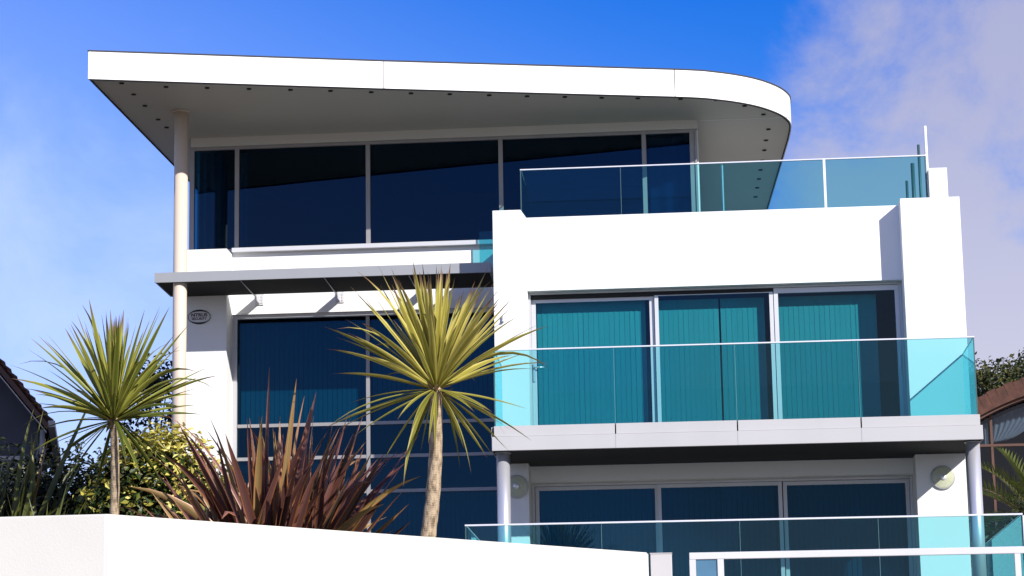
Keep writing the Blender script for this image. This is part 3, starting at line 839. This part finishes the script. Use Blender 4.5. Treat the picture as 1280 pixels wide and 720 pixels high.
def flax(name, label, base, spreadx, spready, N, lmin, lmax, width, m, seed, tilt=62, cat='plant', group=None, fans=9):
    rn = random.Random(seed)
    t = thing(name, base, label, cat, group)
    L = Leaves()
    F = []
    for i in range(fans):
        u = -1 + 2 * (i + .5) / fans + rn.uniform(-.12, .12); v = rn.uniform(-1, 1)
        F.append((u, v, rn.uniform(0, 3.14), rn.uniform(.8, 1.08)))
    for i in range(N):
        u, v, az, fl = F[i % fans]
        p = Vector(base) + Vector((u * spreadx + rn.gauss(0, .05), v * spready + rn.gauss(0, .05), 0))
        k = rn.gauss(0, 0.7)                       # place in its fan
        lean_x = math.tan(R(u * tilt * 0.5 + rn.gauss(0, 11))) + k * math.cos(az) * 0.55
        lean_y = math.tan(R(v * tilt * 0.45 + rn.gauss(0, 9))) + k * math.sin(az) * 0.55
        d = Vector((lean_x, lean_y, 1))
        ln = rn.uniform(lmin, lmax) * fl * (1.06 - 0.16 * abs(u) - 0.08 * abs(k))
        val = min(1, max(0, rn.gauss(0.5, 0.27)))
        q = rn.random()
        dr = rn.uniform(0.0, 0.22) if q < 0.55 else rn.uniform(0.3, 0.9)
        L.sword(p, d, ln, width * rn.uniform(0.55, 1.15), dr, 9, 0.5, val, 0.85, roll=az + rn.uniform(-.9, .9), peak=0.55, tipbend=rn.choice((.3, .7)) if rn.random() < .09 else 0)
    L.build('leaves', m, t)
    return t
flax('flax_plant', 'bronze red flax plant with sword leaves beside the yellow palm', (-3.62, 21.5, 1.58), 0.38, 0.40, 270, 0.95, 1.98, 0.080, M['phormium'], 27, tilt=52, fans=11)
flax('flax_plant', 'dark green flax plant at the left edge in front of the neighbouring house', (-6.75, 23.2, 1.58), 0.5, 0.4, 150, 1.2, 2.5, 0.07, M['flax_green'], 33, tilt=50)
flax('flax_plant', 'low dark flax plant under the slim green palm', (-5.95, 22.6, 1.58), 0.4, 0.3, 90, 0.7, 1.35, 0.045, M['flax_green'], 35, tilt=60)

def leaf_cloud(L, c, rad, nclump, per, size, rn, lo=0.0, hi=1.0, tight=0.10, topbias=False, asp=.5, shell=0.75):
    c = Vector(c)
    for i in range(nclump):
        z = rn.uniform(-0.6, 1); ph = rn.uniform(0, 6.28); q = math.sqrt(max(0, 1 - z * z))
        rr = rn.uniform(shell, 1.05)
        n = Vector((q * math.cos(ph), q * math.sin(ph), z))
        p = c + Vector((n.x * rad[0], n.y * rad[1], n.z * rad[2])) * rr
        for k in range(per):
            pp = p + Vector((rn.gauss(0, tight), rn.gauss(0, tight), rn.gauss(0, tight * .8)))
            nn = n + Vector((rn.gauss(0, .6), rn.gauss(0, .6), rn.gauss(0.3, .6)))
            v = rn.random()
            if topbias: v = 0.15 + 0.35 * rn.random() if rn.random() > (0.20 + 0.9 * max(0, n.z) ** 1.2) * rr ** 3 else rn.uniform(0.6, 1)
            L.leaf(pp, nn, size * rn.uniform(.7, 1.25), lo + (hi - lo) * v, asp, rn)
def bush(name, label, c, rad, nclump, per, size, m, seed, topbias=False, tight=0.08, extra=()):
    rn = random.Random(seed)
    t = thing(name, (c[0], c[1], 1.58), label, 'shrub')
    L = Leaves()
    for s_ in (0.55, 0.8, 1.0):
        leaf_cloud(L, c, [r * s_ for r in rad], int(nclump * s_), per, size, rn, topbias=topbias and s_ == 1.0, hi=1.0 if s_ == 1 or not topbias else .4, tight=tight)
    for (cc, rr, n) in extra: leaf_cloud(L, cc, rr, n, per, size, rn, topbias=topbias, tight=tight)
    L.build('foliage', m, t, smooth=False)
    st = BM()
    for i in range(9):
        a = rn.uniform(0, 6.28)
        tube(st, [(c[0], c[1], 1.55), (c[0] + math.cos(a) * rad[0] * .3, c[1] + math.sin(a) * rad[1] * .3, c[2] - rad[2] * .2), (c[0] + math.cos(a) * rad[0] * .7, c[1] + math.sin(a) * rad[1] * .7, c[2] + rad[2] * .4)], [0.03, 0.02, 0.006], 7)
    obj('stem', st, M['darkbark'], t)
    return t
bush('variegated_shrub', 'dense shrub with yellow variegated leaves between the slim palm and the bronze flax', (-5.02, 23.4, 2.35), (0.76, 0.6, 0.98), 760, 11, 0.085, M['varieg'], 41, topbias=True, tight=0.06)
bush('dark_shrub', 'very dark green shrub filling the corner behind the slim palm trunk', (-6.05, 24.0, 2.3), (0.75, 0.6, 0.98), 330, 12, 0.07, M['darkleaf'], 43, tight=0.07)
bush('dark_shrub', 'very dark green shrub at the left edge under the flax leaves', (-7.0, 24.6, 2.35), (0.85, 0.6, 1.05), 300, 12, 0.07, M['darkleaf'], 44, tight=0.07)

def tree(label, base, crown_c, rad, nclump, per, size, m, seed, trunk_r=0.18, tight=0.25, sub=7, name='evergreen_tree'):
    rn = random.Random(seed)
    t = thing(name, base, label, 'tree')
    b = Vector(base); c = Vector(crown_c)
    tb_ = BM()
    tube(tb_, [b, b.lerp(c, .4) + Vector((.1, 0, 0)), c], [trunk_r, trunk_r * .75, trunk_r * .3], 10)
    L = Leaves()
    for i in range(sub):
        a = i * 2.4 + rn.uniform(-.4, .4); rr = rn.uniform(.35, .75)
        cc = c + Vector((math.cos(a) * rad[0] * rr, math.sin(a) * rad[1] * rr, rn.uniform(-.55, .65) * rad[2]))
        tube(tb_, [b.lerp(c, rn.uniform(.45, .8)), (b.lerp(c, .8) + cc) / 2 + Vector((0, 0, .1)), cc], [trunk_r * .4, trunk_r * .25, trunk_r * .08], 7)
        leaf_cloud(L, cc, [r * rn.uniform(.38, .55) for r in rad], nclump // sub, per, size, rn, tight=tight, shell=.4)
    obj('trunk', tb_, M['darkbark'], t)
    L.build('crown', m, t, smooth=False)
    return t
tree('dark evergreen tree top rising behind the brown roofed house at the right', (9.3, 70, 1.6), (9.2, 70, 9.3), (2.3, 2.0, 2.3), 900, 16, 0.16, M['treeleaf'], 51, 0.28, 0.16, sub=16)
tree('second dark evergreen crown at the right edge of the sky', (12.5, 74, 1.6), (11.0, 74, 10.6), (1.9, 1.8, 1.9), 500, 16, 0.16, M['treeleaf'], 52, 0.25, 0.16, sub=12)
tree('small dark leaved tree glimpsed between the slim palm and the cream column', (-8.95, 41, 1.6), (-8.85, 41, 6.0), (0.75, 0.7, 1.1), 190, 9, 0.10, M['darkleaf'], 53, 0.06, 0.10, sub=8, name='small_tree')

# date palm at the right
rn = random.Random(7)
dp = thing('date_palm', (5.9, 42, 1.6), 'feathery green date palm by the brown framed windows at the right edge', 'palm')
obj('trunk', tube(BM(), [(5.9, 42, 1.55), (5.9, 42, 2.6), (5.85, 42, 3.7)], [0.26, 0.23, 0.2], 16, .08, rn), M['darkbark'], dp)
L = Leaves(); rb = BM()
for i in range(34):
    ph = i * 2.39996; th = R(15 + 75 * (i / 34) ** .8 + rn.uniform(-5, 5))
    d = Vector((math.sin(th) * math.cos(ph), math.sin(th) * math.sin(ph), math.cos(th)))
    p = Vector((5.85, 42, 3.75)); pts = [p.copy()]; seg = 26; ln = rn.uniform(1.7, 2.2)
    for k in range(seg):
        p = p + d * (ln / seg); d = (d + Vector((0, 0, -1)) * 0.045 * (0.4 + k / seg * 1.3)).normalized(); pts.append(p.copy())
        if k > 3:
            s_ = d.cross(Vector((0, 0, 1))).normalized(); u_ = s_.cross(d)
            for q in (-1, 1):
                L.sword(p, s_ * q * 0.85 + d * 0.75 + u_ * 0.35, 0.36 * math.sin(math.pi * (0.12 + 0.83 * k / seg)) + .06, 0.022, 0.9, 3, .2, rn.random(), .7)
                L.sword(p + d * (ln / seg / 2), s_ * q * 0.8 + d * 0.8 + u_ * 0.15, 0.34 * math.sin(math.pi * (0.12 + 0.83 * k / seg)) + .06, 0.020, 0.9, 3, .2, rn.random(), .7)
    tube(rb, pts[::5] + [pts[-1]], [0.018 * (1 - .8 * j / 6) for j in range(len(pts[::5]) + 1)], 6)
L.build('frond', M['frond'], dp)
obj('frond_stalk', rb, M['frond_stalk'] if 'frond_stalk' in M else M['darkbark'], dp)
bush('dark_shrub', 'black green shrub below the date palm, right of the steel post', (5.4, 39.5, 2.9), (0.95, 0.6, 1.35), 330, 12, 0.10, M['darkleaf'], 47, tight=0.09)

# ================================================================== NEIGHBOURING HOUSES
nh = thing('brick_tile_house', (-11.0, 42, 1.6), 'neighbouring house at the left edge with steep brown tiled roof and grey wall', 'house')
# gable facing the camera; right slope measured, ridge out of frame
slope = math.atan2(7.31 - 6.249, -10.941 + 11.844)      # about 50 degrees
dx, dz = math.cos(slope), -math.sin(slope)
ridge = Vector((-11.844 - 2.6 * dx, 0, 7.31 - 2.6 * dz)); eave = Vector((-10.90, 0, 6.20))
hx = ridge.x
rf = BM(); nrm = Vector((math.sin(slope), 0, math.cos(slope)))
ln = (eave - ridge).length; nc = int(ln / 0.16)
for sgn in (1, -1):
    for i in range(nc):
        s0 = ln * i / nc; s1 = ln * (i + 1) / nc + 0.03
        a = Vector((hx + sgn * s0 * dx, 0, ridge.z + s0 * dz)); b = Vector((hx + sgn * s1 * dx, 0, ridge.z + s1 * dz))
        n_ = Vector((nrm.x * sgn, 0, nrm.z))
        q = [a - n_ * 0.05, b - n_ * 0.015, b + n_ * 0.02, a - n_ * 0.03]
        if sgn < 0: q = q[::-1]
        prism(rf, [(v.x, v.z) for v in q], 41.6, 50, 'Y')
nroof = obj('roof', rf, mat('weathered_roof_tile', (0.14, 0.068, 0.045), 0.85, var=0.5, scale=6, bump=0.3, bscale=30), nh)
vg = BM()
a = Vector((hx, 0, ridge.z - 0.08)); b = Vector((eave.x - 0.05, 0, eave.z - 0.09))
prism(vg, [(a.x, a.z), (b.x, b.z), (b.x - 0.02, b.z - 0.10), (a.x, a.z - 0.14)], 41.58, 41.62, 'Y')
obj('bargeboard', vg, M['brown_frame'], nroof)
vg = BM()
prism(vg, [(a.x, a.z - .17), (b.x - .03, b.z - 0.13), (b.x - 0.03, b.z - 0.155), (a.x, a.z - 0.20)], 41.585, 41.64, 'Y')
obj('cable_trim', vg, M['gutter'], nroof)
vg = BM()
box(vg, eave.x - 0.06, eave.x + 0.06, 41.6, 50, eave.z - 0.14, eave.z - 0.03)
obj('gutter', vg, M['gutter'], nroof)
wl_ = BM()
prism(wl_, [(2 * hx - eave.x + .3, 1.6), (eave.x - 0.25, 1.6), (eave.x - 0.25, eave.z - 0.02), (hx, ridge.z - 0.1), (2 * hx - eave.x + .3, eave.z - 0.02)], 42.0, 49.8, 'Y')
obj('wall', wl_, M['slate_wall'], nh)
obj('downpipe', cyl(BM(), (eave.x - 0.16, 41.93, 1.6), (eave.x - 0.16, 41.93, eave.z - 0.15), 0.045, n=12), M['gutter'], nh)
wd = obj('window', frame(BM(), -12.6, -11.35, 4.3, 5.6, 41.93, 42.02, 0.07), M['gutter'], nh)
obj('pane', B(-12.53, -11.42, 41.95, 41.96, 4.37, 5.53), M['nb_glass'], wd)

nh.rotation_euler = (0, 0, R(13.0))
bh = thing('curved_roof_house', (7.5, 46, 1.6), 'neighbouring house at the right edge with brown curved tiled roof over arched windows', 'house')
xc, zc, Rr = 7.49, 2.29, 4.70
def arc(r, a0, a1, n): return [(xc - r * math.sin(R(a0 + (a1 - a0) * i / n)), zc + r * math.cos(R(a0 + (a1 - a0) * i / n))) for i in range(n + 1)]
ro = BM(); n = 60
outer, inner = arc(Rr + 0.30, 58, -58, n), arc(Rr, 58, -58, n)
for i in range(n):
    bulge = 0.022 if i % 2 else 0.0
    o0, o1, i0_, i1_ = Vector((*outer[i], 0)), Vector((*outer[i + 1], 0)), inner[i], inner[i + 1]
    prism(ro, [(i0_[0], i0_[1]), (i1_[0], i1_[1]), (o1.x, o1.y + bulge), (o0.x, o0.y + bulge)], 45.6, 54, 'Y')
broof = obj('roof', ro, M['tile'], bh)
bb = BM()
ia, ib = arc(Rr - 0.002, 58, -58, n), arc(Rr - 0.05, 58, -58, n)
for i in range(n): prism(bb, [ib[i], ib[i + 1], ia[i + 1], ia[i]], 45.7, 46.1, 'Y')
obj('bargeboard', bb, M['brown_frame'], broof)
# glazing in the gable
gz = BM()
for x in (5.464, 6.55, 7.6, 8.65, 9.7):
    zt = zc + math.sqrt((Rr - .05) ** 2 - (x - xc) ** 2)
    box(gz, x - 0.022, x + 0.022, 45.98, 46.06, 3.9, zt)
box(gz, 3.9, 11.0, 45.975, 46.065, 5.90, 5.945)
box(gz, 3.9, 11.0, 45.975, 46.065, 3.85, 3.92)
gw_ = obj('window', gz, M['brown_frame'], bh)
pn = BM(); ap = arc(Rr - 0.051, 50, -50, 40)
prism(pn, [(ap[0][0], 3.93)] + ap + [(ap[-1][0], 3.93)], 46.02, 46.03, 'Y')
obj('pane', pn, M['nb_glass'], gw_)
cu = BM()
def swag(bm, x0, x1, zb, ztop, pull):
    n = 60; m_ = 14; rows = []
    for j in range(m_ + 1):
        v = j / m_
        row = []
        for i in range(n + 1):
            u = i / n
            xe = x0 + (x1 - x0) * (v ** 0.55 if pull > 0 else 1)
            x = x0 + (xe - x0) * u
            zt = min(ztop, zc + math.sqrt(max(0.1, (Rr - .12) ** 2 - (x - xc) ** 2)))
            row.append(bm.verts.new((x, 46.22 + 0.025 * math.sin(u * 55), zb + (zt - zb) * v)))
        rows.append(row)
    for j in range(m_):
        for i in range(n):
            f = bm.faces.new((rows[j][i], rows[j][i + 1], rows[j + 1][i + 1], rows[j + 1][i])); f.smooth = True
for q in ((5.49, 6.6, 6.0, 9, 1), (4.9, 5.43, 5.96, 9, 0), (8.3, 7.3, 6.0, 9, 1)):
    cu = BM(); swag(cu, *q); obj('curtain', cu, M['curtain'], gw_)
obj('wall', B(3.7, 11.3, 46.0, 53.8, 1.6, 3.84), M['slate_wall'], bh)
ww = BM()
ap = arc(Rr - 0.01, 54, -54, 40)
prism(ww, [(ap[0][0], 3.85)] + ap + [(ap[-1][0], 3.85)], 52.5, 52.7, 'Y')
obj('wall', ww, M['room'], bh)
